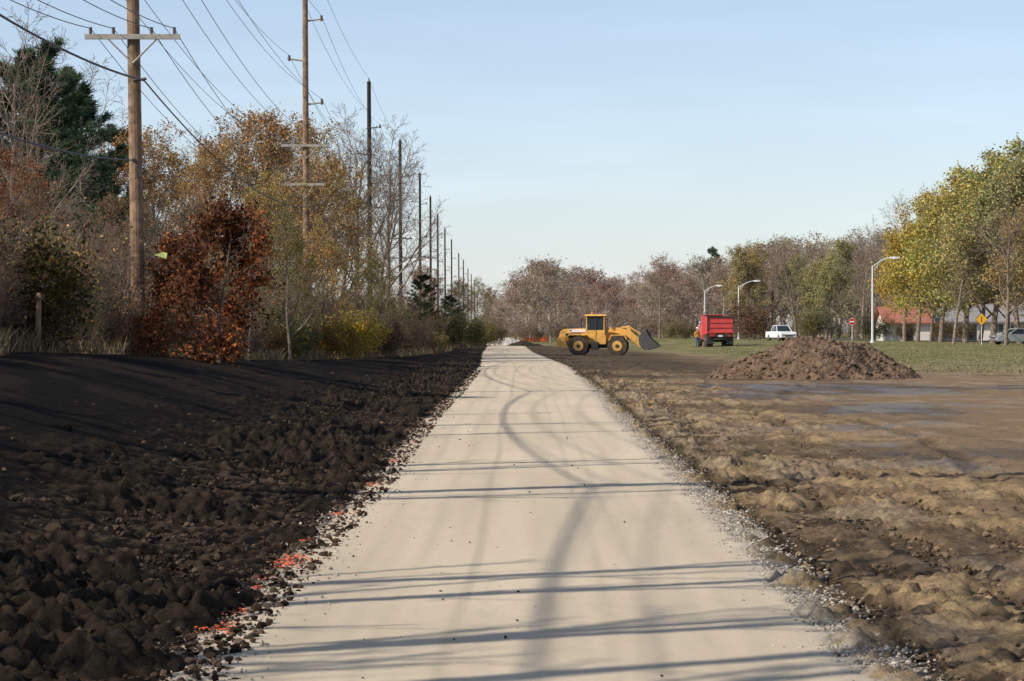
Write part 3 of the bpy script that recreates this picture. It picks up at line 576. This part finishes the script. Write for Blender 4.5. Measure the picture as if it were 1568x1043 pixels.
# ---------------------------------------------------------------- utility poles and lines
WOOD=simple('weathered_pole',(.24,.155,.10),.85,var=.5,scale=4,bump=.01); WOODD=simple('creosote_pole',(.04,.033,.028),.85,var=.35,scale=4); WARM=simple('crossarm_wood',(.38,.35,.3),.85,var=.25,scale=4); INS=simple('insulator',(.12,.08,.07),.3)
poles=[(-9.6,-21,21.5),(-9.6,22.2,21.5)]
for k,(px,top) in enumerate([(213,-660),(470,-80),(567,125),(614,215),(644,265),(660,301),(671,328),(682,350),(692,367),(703,388),(710,398),(717,412),(722,420),(727,428)]):
    d=66*(k+1); poles.append((P(px,d),d,ZT(top,d)))
LV=[(.95,17.8),(-.95,15.7),(.95,13.4)]
att=[]
for k,(X_,Y_,zt) in enumerate(poles):
    g=gz(X_,Y_); b=MB(); h=zt-g; lean=-.35*(1 if k==2 else .3)
    w=WOOD if k<4 else WOODD; arm=WARM if k<4 else STEEL
    def px_(z): return lean*(z/ h)
    n=8; ra=.19 if k<4 else .21; rb=.055
    for i in range(n): b.cyl((px_(h*i/n),0,h*i/n-(.3 if i==0 else 0)),(px_(h*(i+1)/n),0,h*(i+1)/n),ra-rb*i/n,w,ra-rb*(i+1)/n,14)
    a=[]; off=zt-21.5
    b.cyl((px_(h),0,h),(px_(h),0,h+.25),.05,INS,n=8); a.append((X_+px_(h),Y_,zt+.25))
    for x,z in LV:
        z=z+off*.6; zz=z-g; b.cyl((px_(zz),0,zz),(px_(zz)+x,0,zz+.12),.055,arm,.04,8); b.cyl((px_(zz)+x*.9,0,zz),(px_(zz)+x*.9,0,zz+.3),.07,INS,n=8); a.append((X_+px_(zz)+x*.9,Y_,z+.3))
    for z,xs,wd in ((11.5,(-1.1,-.55,.55,1.1),2.5),(9.45,(-1.1,-.5,.5,1.1),2.5)):
        zz=z-g; cx=px_(zz)+(-.25 if z<10 and k>2 else 0)
        b.box((cx,-.2,zz),(wd,.1,.13),arm)
        for s_ in (-1,1): b.cyl((px_(zz),-.17,zz-.7),(cx+s_*.65,-.22,zz-.05),.025,arm,n=6)
        for x in xs: b.cyl((cx+x,-.2,zz+.06),(cx+x,-.2,zz+.25),.045,INS,n=8); a.append((X_+cx+x,Y_-.2,z+.22))
    zz=6.2-g
    if zz>1: b.cyl((px_(zz),-.2,zz),(px_(zz),-.32,zz),.06,DARK,n=6); b.box((px_(zz)+.12,-.2,zz-.3),(.12,.12,.3),DARK)
    zz=8.3-g; b.cyl((px_(zz),-.2,zz),(px_(zz)+.35,-.2,zz+.05),.04,INS,n=6)
    a.append((X_+px_(6),Y_-.3,6.2)); a.append((X_+px_(8)+.3,Y_-.2,8.3)); a.append((X_+px_(14),Y_,14.6)); a.append((X_-.2,Y_,19.2))
    if k==8: b.cyl((.35,-.1,8.5),(.35,-.1,9.6),.28,STEEL,n=14)
    b.obj('utility_pole',(X_,Y_,g),0,0); att.append(a)
s0=[];s1=[]; rr=[]
for k in range(len(att)-1):
    for j,(a,c) in enumerate(zip(att[k],att[k+1])):
        a=np.array(a);c=np.array(c); n=22; sag=(.7,.9,.9,.9,1.1,1.1,1.1,1.1,1.3,1.3,1.3,1.3,1.0,1.0,.9,.8)[j]*(np.linalg.norm(c-a)/66)**.8; pr=None
        for i in range(n+1):
            t=i/n; q=a*(1-t)+c*t; q[2]-=sag*4*t*(1-t)
            if pr is not None: s0.append(pr); s1.append(q); rr.append(.02 if j==12 else .028 if j==13 else .012)
            pr=q
v,f=tubes(s0,s1,rr,rr,4); mesh_obj('power_lines',v,f,[simple('cable',(.12,.12,.13),.6,var=.1)])
# ---------------------------------------------------------------- small things
ORG=simple('safety_orange',(.85,.13,.03),.6,var=.1)
b=MB(); 
for i in range(14):
    x=-2+i*.3; zt=.8+.15*math.sin(i*1.3); b.box((x,.1*math.sin(i),zt/2),(.24,.03,zt),ORG)
for i in range(4): b.cyl((-2+i*1.3,.08,0),(-2+i*1.3,.08,1.15),.03,DARK,n=6)
X_=P(822,420); b.obj('safety_fence',(X_,420,gz(X_,420)),0,0)
b=MB(); b.cyl((0,0,-.2),(.03,0,1.05),.06,WOOD,.05,10); b.box((.03,0,1.1),(.14,.14,.12),WOOD,taper=.4); b.obj('wooden_post',(P(57,47),47,gz(P(57,47),47)),0,0)
b=MB()
b.add([(0,0,0),(.11,.02,.03),(.2,-.02,.0),(.17,0,-.10),(.06,.03,-.07),(-.05,0,-.03)],[[0,1,2,3,4,5]],simple('litter_bag',(.4,.45,.14),.6)); b.obj('plastic_litter',(P(240,46),46,ZT(388,46)),0,0)
# ---------------------------------------------------------------- worker
def worker(px,d):
    J=[(0,0,.95),(0,0,1.15),(0,.01,1.38),(0,0,1.5),(0,-.01,1.6),(0,-.01,1.72)]; Rr=[(.15,.11),(.14,.10),(.17,.11),(.06,.06),(.085,.1),(.07,.085)]
    E=[(0,1),(1,2),(2,3),(3,4),(4,5)]
    def add(p,r,par): J.append(p);Rr.append((r,r));E.append((par,len(J)-1)); return len(J)-1
    for s in (-1,1):
        a=add((s*.2,.0,1.4),.065,2); a=add((s*.26,.03,1.14),.05,a); a=add((s*.25,-.1,.93),.035,a); h_=add((s*.25,-.13,.85),.036,a)
        for i in range(4):
            q=add((s*.25,-.165+i*.022,.80),.009,h_); add((s*.24,-.165+i*.022,.76-.008*(i%3)),.008,q)
        add((s*.225,-.17,.83),.01,h_)
        a=add((s*.1,0,.88),.1,0); a=add((s*.12,-.01,.5),.07,a); a=add((s*.13,.02,.1),.05,a); add((s*.15,-.16,.04),.045,a)
    me=bpy.data.meshes.new('worker_body'); me.from_pydata(J,E,[]); o=bpy.data.objects.new('construction_worker',me); scene.collection.objects.link(o)
    sk=o.modifiers.new('s','SKIN')
    for i,r in enumerate(Rr): me.skin_vertices[0].data[i].radius=r
    me.skin_vertices[0].data[0].use_root=True
    sb=o.modifiers.new('u','SUBSURF'); sb.levels=1; sb.render_levels=2
    m,nt,bs=new_mat('worker_clothes'); L=nt.links; tc=N(nt,'ShaderNodeTexCoord'); sp=N(nt,'ShaderNodeSeparateXYZ'); L.new(tc.outputs['Object'],sp.inputs[0]); cr_=N(nt,'ShaderNodeValToRGB'); dv=N(nt,'ShaderNodeMath',operation='DIVIDE'); dv.inputs[1].default_value=2.0; L.new(sp.outputs['Z'],dv.inputs[0]); L.new(dv.outputs[0],cr_.inputs[0])
    cr_.color_ramp.interpolation='CONSTANT'; el=cr_.color_ramp.elements; el[0].position=0; el[0].color=(.04,.03,.02,1); el[1].position=.06; el[1].color=(.08,.12,.22,1)
    for p,c_ in ((.46,(.75,.3,.05,1)),(.755,(.5,.3,.2,1))): q=el.new(p); q.color=c_
    L.new(cr_.outputs[0],bs.inputs['Base Color']); me.materials.append(m)
    X_=P(px,d); o.location=(X_,d,gz(X_,d)); o.rotation_euler=(0,0,.5)
    b=MB(); b.cyl((0,0,1.74),(0,0,1.84),.125,WHT,.09,14); b.cyl((0,0,1.73),(0,-.0,1.75),.16,WHT,.16,14); hh_=b.obj('hard_hat',(0,0,0),0,0); hh_.parent=o
try: worker(1068,222)
except Exception as ex: print('worker fail',ex)
# ---------------------------------------------------------------- light, sky, camera
az=math.atan2(-.894,-.447); el=math.radians(36)
sv=Vector((math.sin(az)*math.cos(el),math.cos(az)*math.cos(el),math.sin(el)))
sl=bpy.data.lights.new('sun','SUN'); sl.energy=5.0; sl.angle=math.radians(.5); sl.color=(1,.92,.79); so=bpy.data.objects.new('sun',sl); scene.collection.objects.link(so); so.rotation_euler=(-sv).to_track_quat('-Z','Y').to_euler(); so.location=(-30,-20,40)
w=bpy.data.worlds.new('World'); scene.world=w; w.use_nodes=True; nt=w.node_tree; L=nt.links; bg=nt.nodes['Background']; sky=nt.nodes.new('ShaderNodeTexSky'); sky.sky_type='NISHITA'; sky.sun_disc=False; sky.sun_elevation=el; sky.sun_rotation=az%(2*math.pi); sky.air_density=1.0; sky.dust_density=.6; sky.ozone_density=1.5; sky.altitude=100
# thin high haze over the Nishita sky, strongest toward the horizon, with faint cirrus
tc=N(nt,'ShaderNodeTexCoord'); sp=N(nt,'ShaderNodeSeparateXYZ'); L.new(tc.outputs['Generated'],sp.inputs[0])
mr=N(nt,'ShaderNodeMapRange'); mr.inputs['From Min'].default_value=0; mr.inputs['From Max'].default_value=.6; mr.inputs['To Min'].default_value=1; mr.inputs['To Max'].default_value=.2; L.new(sp.outputs['Z'],mr.inputs['Value'])
mp=N(nt,'ShaderNodeMapping'); mp.inputs['Scale'].default_value=(3,3,22); L.new(tc.outputs['Generated'],mp.inputs['Vector'])
no=N(nt,'ShaderNodeTexNoise'); no.inputs['Scale'].default_value=2.2; no.inputs['Detail'].default_value=7; L.new(mp.outputs[0],no.inputs['Vector'])
m2=N(nt,'ShaderNodeMapRange'); m2.inputs['From Min'].default_value=.5; m2.inputs['From Max'].default_value=.75; m2.inputs['To Min'].default_value=1; m2.inputs['To Max'].default_value=1.22; L.new(no.outputs[0],m2.inputs['Value'])
mm=N(nt,'ShaderNodeMath',operation='MULTIPLY'); L.new(mr.outputs[0],mm.inputs[0]); L.new(m2.outputs[0],mm.inputs[1])
hz=N(nt,'ShaderNodeVectorMath',operation='SCALE'); hz.inputs[0].default_value=(2.15,2.45,3.45); L.new(mm.outputs[0],hz.inputs['Scale'])
ad=N(nt,'ShaderNodeVectorMath',operation='ADD'); L.new(sky.outputs[0],ad.inputs[0]); L.new(hz.outputs[0],ad.inputs[1]); L.new(ad.outputs[0],bg.inputs[0]); bg.inputs[1].default_value=.1
cd=bpy.data.cameras.new('camera'); cam=bpy.data.objects.new('camera',cd); scene.collection.objects.link(cam); cam.location=(0,0,EYE); cd.lens=88; cd.sensor_width=36; cd.clip_end=12000; cd.clip_start=.1
cam.rotation_euler=(math.radians(90)-math.atan(13.5/F),0,0); scene.camera=cam
scene.view_settings.view_transform='Standard'; scene.view_settings.look='None'; scene.view_settings.exposure=0
